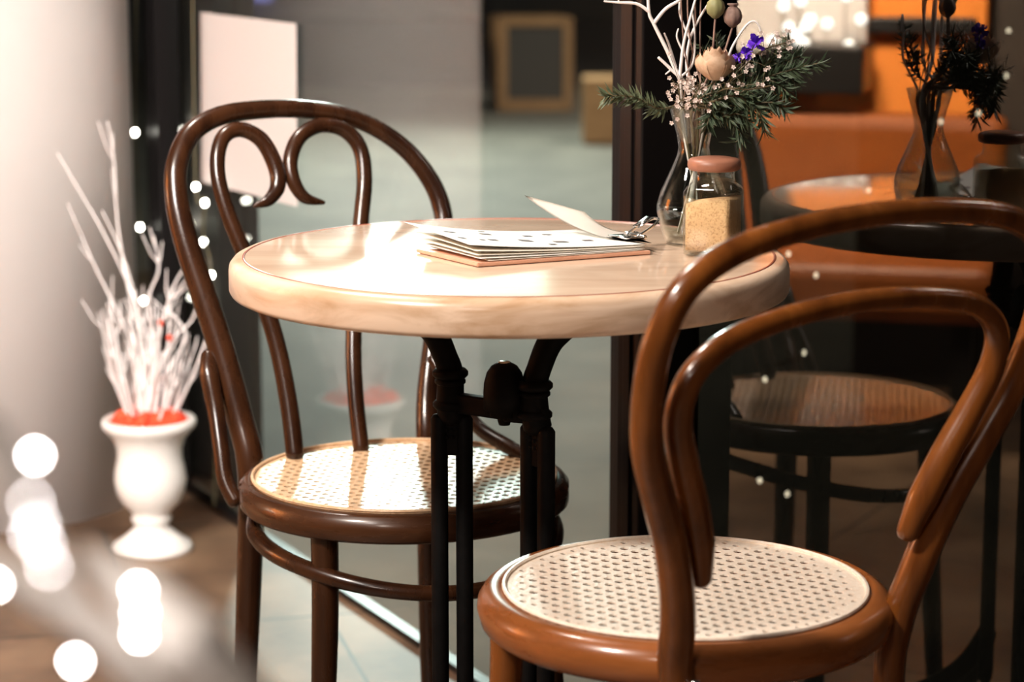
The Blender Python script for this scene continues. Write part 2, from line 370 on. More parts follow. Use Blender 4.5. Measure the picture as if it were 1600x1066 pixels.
# ------------------------------------------------------------------ string lights
def bulb_string(name, label, pts, m='bulb', r=.005, cable=True, extra=None, cr=.0022):
    ps = [Vector(p) for p in pts]; t = thing(name, ps[-1], label, 'string lights')
    if cable:
        q = bmesh.new(); path = ([Vector(e) for e in extra[0]] if extra else []) + [p + Vector((0, 0, r * 1.6)) for p in ps] + ([Vector(e) for e in extra[1]] if extra else [])
        tube(q, smoothline(path, 6), cr, 6); adopt(obj('cable', q, 'cable'), t)
    for p in ps:
        q = bmesh.new(); ball(q, p, r, 2, (1, 1, 1.35)); adopt(obj('bulb', q, m), t)
    return t
bulb_string('string_lights', 'string of tiny lights hanging just right of the white column edge', [onpl(u, v, gp(0, 0, -.05), GN) for u, v in ((211, 207), (219, 355), (224, 470))], r=.0052, extra=([onpl(215, -120, gp(0, 0, -.05), GN)], [onpl(228, 620, gp(0, 0, -.05), GN), onpl(228, 790, gp(0, 0, -.05), GN)]))
bulb_string('string_lights', 'string of tiny lights standing in for a reflection, seen through the dark chair back, beside the poster', [onpl(u, v, gp(0, 0, -.04), GN) for u, v in ((306, 292), (320, 317), (318, 378), (330, 430))], r=.0052, extra=([onpl(300, -120, gp(0, 0, -.04), GN)], [onpl(335, 600, gp(0, 0, -.04), GN), onpl(335, 790, gp(0, 0, -.04), GN)]))  # modelled bulbs in place of the first string's mirror image
pts = [(1576, 48), (1572, 118), (1529, 177), (1470, 190), (1357, 297), (1275, 430), (1232, 397), (1256, 551), (1195, 593), (1187, 751), (1230, 772)]
bulb_string('string_lights', 'string of tiny lights straggling down behind the right pane', [ony(u, v, 3.75 + (u - 1187) * .0007) for u, v in pts], r=.0036, extra=([ony(1600, -150, 4.1)], [ony(1240, 900, 3.8), ony(1240, 1100, 3.8)]), cr=.0012)

# foreground garland, close to the lens and far out of focus
YF = .80
g = thing('lit_garland', (.35, 1.0, 0), 'blurred white branch garland with glowing bulbs close to the lens at lower left', 'garland')
for pp, rr in (([(-260, 560), (-40, 640), (60, 830), (130, 960), (260, 1090), (500, 1200)], [.004, .004, .006, .005, .006, .007]),
               ([(-300, 800), (-60, 860), (60, 930), (190, 1010), (300, 1110), (480, 1220)], [.004, .005, .0065, .0065, .007, .008]),
               ([(130, 860), (215, 935), (290, 1010), (370, 1090), (520, 1230)], [.003, .010, .015, .012, .01])):
    P = [ony(u, v, YF) for u, v in pp] + [Vector((.22, .8, .55)), Vector((.35, 1.0, 0))]
    adopt(tubeobj('branch', P, rr + [.009, .01], 'garland_twig', None, 8, 10), g)
for u, v in ((48, 785), (58, 820), (66, 850), (76, 885), (50, 835)):  # added glowing specks that stand in for a brightly lit white branch
    q = bmesh.new(); ball(q, ony(u, v, YF - .17), .0005); adopt(obj('bulb', q, 'bulb_near'), g)
for u, v, r_ in ((55, 712, .0015), (-8, 914, .0013), (118, 1034, .0014), (216, 922, .0015), (219, 958, .0015), (218, 992, .0014)):
    q = bmesh.new(); ball(q, ony(u, v, YF - .03), r_); adopt(obj('bulb', q, 'bulb_near'), g)

# ------------------------------------------------------------------ chairs
def cane(name, R, z, m, parent, cell=.0148, rot=0, off=(0, 0)):
    bm = bmesh.new(); n = int(R / cell) + 2; vs = {}
    def V(x, y):
        d = math.hypot(x, y)
        if d > R: x, y = x * R / d, y * R / d
        k = (round(x, 6), round(y, 6))
        if k not in vs: vs[k] = bm.verts.new((x, y, 0))
        return vs[k]
    h = cell * .5
    for i in range(-n, n + 1):
        for j in range(-n, n + 1):
            cx, cy = (i) * cell, (j) * cell; d = math.hypot(cx, cy)
            if d > R + cell * .75: continue
            outer = [(1, 0), (1, 1), (0, 1), (-1, 1), (-1, 0), (-1, -1), (0, -1), (1, -1)]
            O = [V(cx + a * h, cy + b * h) for a, b in outer]
            if d < R - cell * .62:
                hr = .62 * h if d < R - cell * 1.7 else .46 * h
                I = [V(cx + a * hr / max(1, math.hypot(a, b)) * 1.04, cy + b * hr / max(1, math.hypot(a, b)) * 1.04) for a, b in outer]
                for k in range(8):
                    q = [O[k], O[(k + 1) % 8], I[(k + 1) % 8], I[k]]
                    if len(set(q)) == 4:
                        try: bm.faces.new(q)
                        except ValueError: pass
            else:
                q = []
                for v in O:
                    if v not in q: q.append(v)
                if len(q) >= 3:
                    try: bm.faces.new(q)
                    except ValueError: pass
    bmesh.ops.rotate(bm, verts=bm.verts, cent=(0, 0, 0), matrix=Matrix.Rotation(rot, 3, 'Z'))
    for v in bm.verts: v.co.z = z - .003 * (1 - (v.co.x ** 2 + v.co.y ** 2) / R ** 2)
    r = bmesh.ops.solidify(bm, geom=bm.faces[:], thickness=.0016)
    # binding cane round the edge
    P = [Vector((math.cos(a * 2 * PI / 72) * (R - .001), math.sin(a * 2 * PI / 72) * (R - .001), z + .0012)) for a in range(72)]
    tube(bm, P, .0024, 6, True)
    o = obj(name, bm, m, parent, False); return o
def seat_ring(R, z, h, wd, m, parent, round_=False):
    ri = R - wd
    if round_: prof = [(ri, z - .003), (ri + .003, z), (R - .013, z + .001), (R - .005, z - .004), (R, z - .012), (R + .001, z - .020), (R - .003, z - h + .006), (R - .010, z - h), (ri, z - h)]
    else: prof = [(ri, z - .003), (ri + .003, z), (R - .008, z - .001), (R - .004, z - .003), (R - .003, z - .006), (R, z - .008), (R, z - h + .004), (R - .004, z - h), (ri, z - h)]
    bm = bmesh.new(); lathe(bm, prof + [prof[0]], (0, 0, 0), 96); return obj('seat_ring', bm, m, parent)
def curve_in(fr, pts): m_, X, Z = fr; return [m_ + X * x + Z * h for x, h in pts]

# --- front chair (honey coloured, plain double hoop)
S = Vector((.172, 2.32, 0)); ZS = .47
ch = thing('bentwood_chair', S, 'chestnut bentwood chair with double hoop back and pale cane seat in the foreground', 'chair')
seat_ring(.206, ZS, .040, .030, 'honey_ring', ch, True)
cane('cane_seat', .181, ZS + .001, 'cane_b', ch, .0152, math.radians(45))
PHI = -52; o_ = azv(PHI); tl = math.radians(14)
P1 = azv(-95, .19) + Vector((0, 0, .45)); P2 = azv(-12, .19) + Vector((0, 0, .45))
X = (P2 - P1).normalized(); Z = Vector((0, 0, 1)) * math.cos(tl) + o_ * math.sin(tl); fr = ((P1 + P2) / 2 + o_ * .012, X, Z)
half = [(.143, .0), (.152, .05), (.162, .09), (.181, .14), (.206, .19), (.229, .24), (.240, .295), (.238, .345), (.217, .388), (.165, .416), (.085, .430), (0, .434)]
outer = [(-a, b) for a, b in half] + [(a, b) for a, b in reversed(half[:-1])]
bow = lambda pts: pts
OP = curve_in(fr, outer)
legL = [azv(-94, .232) + Vector((0, 0, 0)), azv(-93, .215) + Vector((0, 0, .2)), azv(-92, .203) + Vector((0, 0, .38))]
legR = [azv(-12, .203) + Vector((0, 0, .38)), azv(-11, .215) + Vector((0, 0, .2)), azv(-10, .232) + Vector((0, 0, 0))]
n1 = fr[1].cross(fr[2])
tubeobj('back_frame', legL + OP + legR, [.0125, .0150, .0162, .0165, .0168, .0165, .016, .0155, .0148, .0140, .0135, .0128, .0122, .0116, .0112, .0116, .0122, .0128, .0135, .0140, .0148, .0155, .016, .0165, .0168, .0165, .0162, .015, .0125], 'honey_bent', ch, 8, 18)
hin = [(.131, .092), (.142, .13), (.160, .175), (.181, .22), (.196, .262), (.190, .300), (.155, .328), (.09, .344), (0, .350)]
inn = [(-a, b) for a, b in hin] + [(a, b) for a, b in reversed(hin[:-1])]
tubeobj('inner_hoop', [p + n1 * 0 - o_ * .004 for p in curve_in(fr, inn)], [.0105, .0150, .0150, .0138, .0128, .0118, .011, .0105, .0102, .0105, .011, .0118, .0128, .0138, .0150, .0150, .0105], 'honey_bent', ch, 8, 16)
for az in (83, 173):
    tubeobj('leg', [azv(az, .178) + Vector((0, 0, .445)), azv(az, .184) + Vector((0, 0, .3)), azv(az, .215) + Vector((0, 0, 0))], [.0175, .016, .012], 'honey_bent', ch)
q = bmesh.new(); tube(q, [azv(a, .168) + Vector((0, 0, .27)) for a in range(0, 360, 6)], .0095, 10, True); obj('leg_ring', q, 'honey_bent', ch)
p = azv(-92, .222) + Vector((.002, 0, .441)); q = bmesh.new(); ball(q, p, .0062, 3, (1, .6, 1)); o = obj('screw_cap', q, 'chrome', ch); o['label'] = 'small chrome screw cap'

# --- back chair (dark, scrolled heart back)
S2 = Vector((-.130, 2.845, 0)); ZB = .456
ch2 = thing('bentwood_chair', S2, 'dark walnut bentwood chair with scrolled back behind the left of the table', 'chair')
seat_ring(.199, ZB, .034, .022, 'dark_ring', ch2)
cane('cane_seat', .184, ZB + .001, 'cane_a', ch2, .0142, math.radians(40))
PHB = 121; ob = azv(PHB); tb = math.radians(19); mb = ob * .150 + Vector((0, 0, .43))
XB = Vector((ob.y, -ob.x, 0)); ZBv = Vector((0, 0, 1)) * math.cos(tb) + ob * math.sin(tb); nB = XB.cross(ZBv)
def bk(pts, off=0): return [onpl(u, v, S2 + mb, nB) - S2 + nB * off for u, v in pts]
oc = [(392, 735), (374, 650), (344, 540), (316, 455), (290, 375), (276, 310), (277, 255), (300, 207), (345, 181), (410, 171), (475, 171), (540, 181), (595, 205), (640, 240), (673, 283), (690, 325), (694, 370), (688, 440), (676, 540), (668, 620), (668, 700)]
OB = bk(oc)
bl = OB[0]; br = OB[-1]
def down(p, sgn): return [Vector((p.x * 1.02, p.y * 1.02, .33)), Vector((p.x * 1.08, p.y * 1.08, .16)), Vector((p.x * 1.2, p.y * 1.2, 0))]
full = list(reversed(down(bl, 1))) + OB + down(br, 1)
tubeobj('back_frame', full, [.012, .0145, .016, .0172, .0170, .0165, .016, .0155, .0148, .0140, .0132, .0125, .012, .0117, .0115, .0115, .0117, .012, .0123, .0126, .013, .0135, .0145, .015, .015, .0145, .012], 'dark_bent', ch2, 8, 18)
tubeobj('scroll', bk([(455, 715), (446, 640), (430, 555), (408, 480), (376, 400), (348, 330), (334, 270), (341, 222), (368, 206), (402, 222), (424, 262), (428, 294), (414, 316), (392, 325)], .012), [.0115, .0115, .0112, .011, .0105, .0100, .0098, .0098, .0098, .0102, .0105, .0102, .008, .0025], 'dark_bent', ch2, 8, 14)
tubeobj('scroll', bk([(558, 705), (549, 620), (546, 540), (550, 440), (558, 345), (563, 285), (556, 235), (530, 206), (493, 200), (462, 218), (448, 252), (452, 285), (470, 312), (500, 320)], .012), [.0105, .0105, .0105, .0105, .0105, .0105, .0102, .0100, .0098, .0098, .0098, .0095, .0080, .0025], 'dark_bent', ch2, 8, 14)
# curved braces at both sides
def wpt(u, v, y): return ony(u, v, y) - S2
yb = S2.y + bl.y
tubeobj('brace', [wpt(326, 553, yb + .03), wpt(327, 585, yb + .015), wpt(337, 640, yb), wpt(345, 700, yb - .02), wpt(352, 750, yb - .035), wpt(368, 784, yb - .045)], [.009, .0125, .0110, .0105, .0105, .010], 'dark_bent', ch2, 8, 12)
tubeobj('brace', [wpt(676, 560, S2.y + .19), wpt(700, 600, S2.y + .17), wpt(725, 640, S2.y + .15), wpt(752, 672, S2.y + .13), wpt(792, 697, S2.y + .105), wpt(822, 715, S2.y + .09)], [.008, .009, .009, .009, .0095, .009], 'dark_bent', ch2, 8, 12)
for az in (240, 352):
    tubeobj('leg', [azv(az, .172) + Vector((0, 0, .436)), azv(az, .174) + Vector((0, 0, .3)), azv(az, .195) + Vector((0, 0, 0))], [.0165, .0158, .012], 'dark_bent', ch2)
hz = {175: .408, 195: .396, 215: .388, 235: .380, 255: .370, 275: .362, 295: .358, 315: .360, 335: .368, 355: .380, 15: .392, 40: .402, 62: .408}
tubeobj('leg_hoop', [azv(a, .183) + Vector((0, 0, z)) for a, z in hz.items()], [.008, .0105, .0105, .010, .010, .0095, .0095, .0095, .010, .010, .0105, .0105, .008], 'dark_bent', ch2, 6, 12)

# ------------------------------------------------------------------ table
TC = Vector((-.003, 2.605, 0)); TR = .304; TZ = .7625
tb_ = thing('bistro_table', TC, 'round pale wooden bistro table with black cast iron base', 'table')
bm = bmesh.new()
lathe(bm, [(0, TZ), (TR - .016, TZ)], seg=128, mi=0)
lathe(bm, [(TR - .016, TZ), (TR - .010, TZ - .0006), (TR - .005, TZ - .003), (TR - .001, TZ - .008), (TR, TZ - .014), (TR, TZ - .034), (TR - .002, TZ - .038), (TR - .006, TZ - .040), (0, TZ - .040)], seg=128, mi=1)
bmesh.ops.remove_doubles(bm, verts=bm.verts, dist=1e-5)
top = obj('tabletop', bm, ['table_wood', 'edge_wood'], tb_)
bm = bmesh.new(); lathe(bm, [(TR - .0175, TZ - .001), (TR - .0175, TZ + .0004), (TR - .0150, TZ + .0004), (TR - .0150, TZ - .001)], seg=128); o = obj('edge_inlay', bm, 'inlay', tb_); o['label'] = 'thin dark red line near the rim'
def rel(u, v, y): return ony(u, v, y) - TC
def zat(v, y): return ony(800, v, y).z
def casting(c, d, gap, r, flare, zc1, zc2, rear):
    """twin-rod iron leg: c centre, d direction between the rods, flare = outward direction at the top"""
    bm = bmesh.new(); zt = TZ - .042
    for s in (-1, 1):
        q = c + d * (s * gap / 2)
        tube(bm, [Vector((q.x, q.y, .10)), Vector((q.x, q.y, zc2 - .01))], r, 14)
    # web plates above and below the slot
    cz = (zc2 + .035 + zc2 - .055) / 2
    rz = math.atan2(d.y, d.x)
    box(bm, (c.x, c.y, zc2 - .018), (gap, .010, .066), rz, .002)
    box(bm, (c.x, c.y, .14), (gap, .010, .12), rz, .002)
    for i in range(4):                       # small raised lattice dots on the upper web
        for j in range(3):
            p = c + d * ((j - 1) * .0055); box(bm, (p.x, p.y, zc2 - .03 + i * .008), (.0032, .014, .004), rz)
    # joined shaft, collars and flaring arm
    q0 = c - d * (gap * .18 if rear else gap * .05)
    P = [Vector((c.x, c.y, zc2 - .008)), Vector((q0.x, q0.y, zc2 + .012)), Vector((q0.x, q0.y, zc1)), q0 + flare * .006 + Vector((0, 0, zc1 + .018)), q0 + flare * .020 + Vector((0, 0, zc1 + .045)), q0 + flare * .042 + Vector((0, 0, zc1 + .064)), q0 + flare * .075 + Vector((0, 0, zt - .004))]
    P = [Vector(p) for p in P]
    P[-1].z = zt - .002
    tube(bm, smoothline(P, 6), [.0155, .0155, .0142, .0135, .0140, .0148, .0160], 16)
    for z_, rr, hh in ((zc1, .0198, .005), (zc1 - .009, .0170, .004), (zc2 + .006, .0192, .005)):
        lathe(bm, [(.010, z_ - hh), (rr - .003, z_ - hh), (rr, z_ - hh * .4), (rr, z_ + hh * .4), (rr - .003, z_ + hh), (.010, z_ + hh)], (q0.x, q0.y, 0), 24)
    return obj('leg', bm, 'iron', tb_)
yl, yr = 2.60, 2.545
cl = rel(706, 700, yl); cl.z = 0; cr_ = rel(840, 700, yr); cr_.z = 0
casting(cl, Vector((1, 0, 0)), .0275, .0096, Vector((-.85, -.2, 0)), zat(583, yl), zat(640, yl), False)
casting(cr_, Vector((.70, -.71, 0)).normalized(), .026, .0098, Vector((.80, .25, 0)), zat(603, yr), zat(657, yr), True)
# feet
for c, dirs in ((cl, ((-1, .35), (-.5, 1))), (cr_, ((1, -.35), (.5, -1)))):
    for dx, dy in dirs:
        d = Vector((dx, dy, 0)).normalized()
        tubeobj('foot', [c + Vector((0, 0, .16)), c + d * .04 + Vector((0, 0, .10)), c + d * .12 + Vector((0, 0, .045)), c + d * .20 + Vector((0, 0, .016))], [.013, .013, .012, .014], 'iron', tb_, 6, 12)
# crossbar and dome
dc = rel(788, 600, 2.56); bz = zat(631, 2.58)
bm = bmesh.new()
for a, b, r_ in ((cl, dc, .0125), (dc, cr_, .0125)):
    A_ = Vector((a.x, a.y, bz if a is cl else bz - .004)); B_ = Vector((b.x, b.y, bz - .004))
    ln_ = (B_ - A_).length; box(bm, (A_ + B_) / 2, (ln_, .016, .0215), math.atan2(B_.y - A_.y, B_.x - A_.x), .003)
obj('crossbar', bm, 'iron', tb_)
bm = bmesh.new(); z0 = zat(642, 2.572); z1 = zat(563, 2.572); hh = z1 - z0; rd = .0228
lathe(bm, [(0, z0 - .014), (.006, z0 - .013), (.0075, z0 - .008), (.0075, z0 - .003), (.0155, z0 - .003), (.0165, z0 + .003), (rd, z0 + .004), (rd, z0 + hh * .42), (rd * .97, z0 + hh * .60), (rd * .84, z0 + hh * .80), (rd * .62, z0 + hh * .93), (rd * .42, z1 - .0012), (.0070, z1), (0, z1)], (dc.x, dc.y, 0), 32)
obj('dome_cap', bm, 'iron', tb_)
bm = bmesh.new(); lathe(bm, [(0, z1 + .0014), (.0045, z1 + .0014), (.0068, z1 + .0004), (.0070, z1 - .001)], (dc.x, dc.y, 0), 20); o = obj('cap_screw', bm, 'chrome', tb_); o['label'] = 'bright screw head on the dome'

# ------------------------------------------------------------------ menu board, sheets and clip
zt = TZ
Lc, Fc, Rc = onz(649, 391, zt + .003), onz(746, 414, zt + .003), onz(1017, 394, zt + .003)
Bc = Lc + (Rc - Fc)
def prism(bm, quad, z0, z1):
    lo = [bm.verts.new((q.x, q.y, z0)) for q in quad]; hi = [bm.verts.new((q.x, q.y, z1)) for q in quad]
    bm.faces.new(hi); bm.faces.new(list(reversed(lo)))
    for i in range(4): j = (i + 1) % 4; bm.faces.new((lo[i], lo[j], hi[j], hi[i]))
bm = bmesh.new(); prism(bm, [Lc, Fc, Rc, Bc], zt + .0006, zt + .0046); bmesh.ops.bevel(bm, geom=bm.edges[:], offset=.0008, segments=2, affect='EDGES')
tag(obj('menu_board', bm, 'board', None, False), 'thin pinkish wooden board under the menu sheets on the table', 'board')
# sheet frame: s runs from the clip edge (Rc-Bc) to the free edge (Fc-Lc), t across from front to back
def sheet(name, k, s0, s1, t0, t1, lift, label, m, marks=False, skew=0, pw=2.2):
    bm = bmesh.new(); ns, nt = 22, 8; G = []
    def pos(a, b):
        s = s0 + (s1 - s0) * a; t = t0 + (t1 - t0) * b
        q = Rc.lerp(Fc, s) + (Bc - Rc) * t + (Bc - Rc) * (skew * s)
        z = zt + .0056 + k * .0011 + lift * (max(a, 0) ** pw) * (.55 + .45 * b)
        return Vector((q.x, q.y, z))
    for i in range(ns + 1): G.append([bm.verts.new(pos(i / ns, j / nt)) for j in range(nt + 1)])
    for i in range(ns):
        for j in range(nt): bm.faces.new((G[i][j], G[i + 1][j], G[i + 1][j + 1], G[i][j + 1]))
    bmesh.ops.recalc_face_normals(bm, faces=bm.faces)
    bmesh.ops.solidify(bm, geom=bm.faces[:], thickness=.0003)
    if marks:
        for a, b, da, db in marks:
            q = [pos(a, b), pos(a + da, b + db * .2), pos(a + da, b + db), pos(a, b + db * .9)]
            f = bm.faces.new([bm.verts.new(p + Vector((0, 0, .0006))) for p in q]); f.material_index = 1
    o = obj(name, bm, [m, 'ink'], None, True); return tag(o, label, 'paper', 'menu sheets clipped to the board')
base = 'loose white menu sheet clipped on the wooden board, '
sheet('menu_sheet', 0, .03, .93, .02, .98, .001, base + 'lowest of the stack', 'cream_paper')
sheet('menu_sheet', 1, .02, .975, .03, 1.0, .004, base + 'second from the bottom', 'white_paper')
sheet('menu_sheet', 2.2, .01, .98, .05, 1.05, .007, base + 'third from the bottom', 'cream_paper', skew=.02)
sheet('menu_sheet', 3.2, .0, .97, .05, 1.08, .012, base + 'fourth from the bottom, curling up', 'cream_paper', skew=.05)
mk = [(.18, .30, .05, .07), (.34, .25, .07, .09), (.40, .62, .05, .07), (.52, .30, .06, .12), (.62, .66, .06, .08), (.72, .30, .05, .07), (.84, .62, .06, .06), (.80, .28, .03, .05), (.58, .86, .04, .05), (.25, .72, .05, .06), (.46, .12, .04, .06), (.90, .30, .04, .06)]
sheet('menu_sheet', 4.6, -.01, .985, .08, 1.16, .020, base + 'topmost flat one with small dark prints', 'white_paper', mk, skew=.08)
# lifted top page
A0, B0 = onz(1019, 381, zt + .012), onz(972, 362, zt + .013)
C0, D0 = onz(913, 331, zt + .034), onz(819, 305, zt + .050)
bm = bmesh.new(); ns, nt = 20, 8; G = []
for i in range(ns + 1):
    a = i / ns; row = []
    for j in range(nt + 1):
        b = j / nt; P_ = A0.lerp(D0, a).lerp(B0.lerp(C0, a), b)
        P_.z -= .046 * a * (1 - a) * (1.3 - b * .9) ; P_.z = max(P_.z, zt + .0125)
        row.append(bm.verts.new(P_))
    G.append(row)
for i in range(ns):
    for j in range(nt): bm.faces.new((G[i][j], G[i + 1][j], G[i + 1][j + 1], G[i][j + 1]))
bmesh.ops.solidify(bm, geom=bm.faces[:], thickness=.0003)
tag(obj('menu_sheet', bm, 'white_paper'), 'white menu page lifted and curling up in the air beside the clip', 'paper', 'menu sheets clipped to the board')
# bulldog clip
cc = onz(985, 371, zt + .013); cd = (Rc - Fc).normalized(); cs_ = (Bc - Rc).normalized()
t = thing('bulldog_clip', cc, 'silver bulldog clip holding the menu sheets', 'clip')
T = Matrix((( cd.x, cs_.x, 0, 0), (cd.y, cs_.y, 0, 0), (0, 0, 1, 0), (0, 0, 0, 1)))
bm = bmesh.new(); box(bm, (-.006, 0, .0015), (.022, .034, .0012), M4=T); box(bm, (.006, 0, .005), (.0014, .014, .009), M4=T @ Matrix.Rotation(.5, 4, 'Y'))
tube(bm, [T @ Vector((.006, -.018, .0015)), T @ Vector((.006, .018, .0015))], .003, 12)
obj('jaw', bm, 'chrome', t)
bm = bmesh.new(); hp = [T @ Vector(p) for p in ((.002, -.010, .002), (.020, -.011, .012), (.031, -.006, .018), (.033, 0, .019), (.031, .006, .018), (.020, .011, .012), (.002, .010, .002))]
tube(bm, smoothline(hp, 5), .0017, 8); box(bm, (.017, 0, .0105), (.020, .013, .0012), M4=T @ Matrix.Translation((.006, 0, -.0015)) @ Matrix.Rotation(-.52, 4, 'Y')); obj('handle', bm, 'chrome', t)

# ------------------------------------------------------------------ glass jar of sugar
JC = Vector((.2175, 2.592, TZ)); jr = math.radians(-23)
jar = thing('sugar_jar', JC, 'square glass jar of brown sugar with a round brown lid on the table', 'jar')
def rsq(s, rad, z, seg=8):
    out = []
    for q in range(4):
        a0 = q * PI / 2
        cxy = Vector((s / 2 - rad, s / 2 - rad, 0)); cxy.rotate(Matrix.Rotation(a0, 3, 'Z'))
        for k in range(seg + 1):
            a = a0 + k / seg * PI / 2; out.append(Vector((cxy.x + rad * math.cos(a), cxy.y + rad * math.sin(a), z)))
    return out
def loft(bm, rings, cap0=True, cap1=False):
    R_ = [[bm.verts.new(p) for p in r] for r in rings]
    for a, b in zip(R_[:-1], R_[1:]):
        n = len(a)
        for k in range(n): bm.faces.new((a[k], a[(k + 1) % n], b[(k + 1) % n], b[k]))
    if cap0: bm.faces.new(list(reversed(R_[0])))
    if cap1: bm.faces.new(R_[-1])
bm = bmesh.new()
loft(bm, [rsq(.048, .006, .0005), rsq(.054, .006, .004), rsq(.054, .006, .070), rsq(.052, .012, .075), rsq(.046, .020, .079), rsq(.045, .0224, .083), rsq(.045, .0224, .092)])
loft(bm, [rsq(.044, .004, .004), rsq(.050, .0045, .007), rsq(.050, .0045, .0685)], True, False)
bmesh.ops.rotate(bm, verts=bm.verts, cent=(0, 0, 0), matrix=Matrix.Rotation(jr, 3, 'Z')); obj('glass_body', bm, 'clear_glass', jar)
bm = bmesh.new(); lathe(bm, [(0, .0925), (.0255, .0925), (.028, .094), (.0288, .098), (.0285, .102), (.026, .1048), (.020, .106), (0, .1065)], seg=40); o = obj('lid', bm, 'lid', jar); o['label'] = 'round terracotta brown lid'
bm = bmesh.new()
R0 = [rsq(.0490, .0045, z) for z in (.0075, .020, .035, .058)]
loft(bm, R0, True, False)
bm.verts.ensure_lookup_table()
topring = rsq(.0490, .0045, .058); nv = len(topring)
tv = [bm.verts[len(bm.verts) - nv + k] for k in range(nv)]
for v in tv: v.co.z = .0600 + .14 * v.co.x * 1.0 + random.uniform(-.0006, .0006)
cv = bm.verts.new((0, 0, .0625))
for k in range(nv): bm.faces.new((tv[k], tv[(k + 1) % nv], cv))
bmesh.ops.rotate(bm, verts=bm.verts, cent=(0, 0, 0), matrix=Matrix.Rotation(jr, 3, 'Z'))
o = obj('brown_sugar', bm, 'sugar', None, True); o.location = JC; tag(o, 'grainy brown sugar filling the square glass jar', 'sugar', kind='stuff')

# ------------------------------------------------------------------ vase
VC = Vector((.2020, 2.680, TZ))
def vr(y0): return zat_v(y0)
prof = [(.029, .0008), (.031, .003), (.036, .017), (.0405, .036), (.0405, .044), (.036, .060), (.0255, .083), (.0185, .100), (.0170, .108), (.0195, .123), (.0240, .138), (.0275, .151), (.0285, .154)]
bm = bmesh.new(); lathe(bm, [(0, .0008)] + prof + [(.0275, .1545)] + [(r - .0016, z) for r, z in reversed(prof[:-1])][:-1] + [(.028, .006), (0, .006)], seg=56)
v_ = obj('glass_vase', bm, 'clear_glass'); v_.location = VC; tag(v_, 'clear glass carafe vase with pinched neck holding the bouquet', 'vase')
bm = bmesh.new(); lathe(bm, [(0, .007), (.029, .007), (.034, .018), (.0385, .036), (.0382, .042), (0, .042)], seg=40)
o = obj('vase_water', bm, 'clear_glass'); o.location = VC; tag(o, 'shallow water in the bottom of the glass vase', 'water', kind='stuff')
ND = VC + Vector((0, 0, .15))
def vp(u, v, dy=0): return ony(u, v, VC.y + dy)
# stems all dip into the vase
def stem_in(k): a = k * 2.4; return [VC + Vector((math.cos(a) * .016, math.sin(a) * .016, .012)), VC + Vector((math.cos(a + 2.8) * .007, math.sin(a + 2.8) * .007, .105)), VC + Vector((math.cos(a + 2.6) * .014, math.sin(a + 2.6) * .014, .150))]
def sprig(k, pts, m, label, length=.019, dens=1.0, side=()):
    random.seed(40 + k)
    t = thing('evergreen_sprig', ND, label, 'evergreen sprig')
    main = stem_in(k) + [Vector(p) for p in pts]; P = smoothline(main, 10)
    bs = bmesh.new(); tube(bs, P, [.0018, .0016, .0008], 6)
    bn = bmesh.new()
    branches = [P[len(P) // 4:]]
    for a, b in side:
        Q = smoothline([Vector(a), (Vector(a) + Vector(b)) / 2 + Vector((0, 0, .006)), Vector(b)], 8); tube(bs, Q, [.0013, .0006], 5); branches.append(Q)
    for bi, Q in enumerate(branches):
        L_ = 0
        start = 14 if bi == 0 else 0
        for i in range(start, len(Q) - 1):
            seg = Q[i + 1] - Q[i]; n = max(1, int(seg.length / .0007 * dens)); T_ = seg.normalized(); u = T_.orthogonal().normalized()
            for j in range(n):
                b0 = Q[i] + seg * (j / n); a = random.uniform(0, 2 * PI); side_ = u.copy(); side_.rotate(Matrix.Rotation(a, 3, T_))
                d = (side_ * random.uniform(.75, 1.1) + T_ * random.uniform(.55, .95) + Vector((0, 0, -.12))).normalized(); l = length * random.uniform(.65, 1.1)
                wv = d.cross(Vector((random.uniform(-1, 1), random.uniform(-1, 1), random.uniform(-1, 1)))).normalized() * .0014; nv_ = d.cross(wv).normalized() * .0004
                e = b0 + d * l; mdl = b0 + d * l * .55 + Vector((0, 0, -.0008))
                vs = [bn.verts.new(x) for x in (b0 + wv * .5, b0 - wv * .5, mdl + wv, mdl - wv, e, mdl + nv_)]
                bn.faces.new((vs[0], vs[1], vs[3], vs[5], vs[2])); bn.faces.new((vs[2], vs[5], vs[4])); bn.faces.new((vs[5], vs[3], vs[4]))
    adopt(obj('stem', bs, 'stem'), t); adopt(obj('needles', bn, m, None, False), t)
sprig(0, [vp(1030, 170, -.01), vp(990, 152, -.02), vp(945, 150, -.03)], 'needle_grey', 'grey green evergreen sprig reaching left over the black window post', .019, 1.5)
sprig(1, [vp(1120, 160, -.03), vp(1175, 130, -.04), vp(1240, 108, -.05), vp(1285, 98, -.05)], 'needle', 'long dark evergreen sprig pointing right past the purple flowers', .020, .9, side=((vp(1175, 130, -.04), vp(1232, 72, -.03)), (vp(1190, 125, -.04), vp(1235, 150, -.06))))
sprig(2, [vp(1115, 165, -.04), vp(1160, 165, -.06), vp(1205, 160, -.07), vp(1228, 172, -.07)], 'needle', 'dark evergreen sprig spreading right just below the white blossoms', .020, 1.1, side=((vp(1150, 165, -.05), vp(1190, 130, -.05)),))
sprig(3, [vp(1110, 170, -.05), vp(1140, 185, -.06), vp(1158, 210, -.06), vp(1150, 222, -.06)], 'needle', 'dark evergreen sprig drooping to the right behind the jar lid', .021, 1.2, side=((vp(1130, 182, -.06), vp(1175, 192, -.07)), (vp(1120, 172, -.05), vp(1105, 195, -.07))))
sprig(4, [vp(1105, 130, .02), vp(1120, 80, .03), vp(1118, 52, .03)], 'needle', 'dark upright evergreen sprig behind the dried rose', .016, .8, side=((vp(1108, 110, .02), vp(1092, 70, .03)), (vp(1110, 120, .02), vp(1150, 110, .01))))
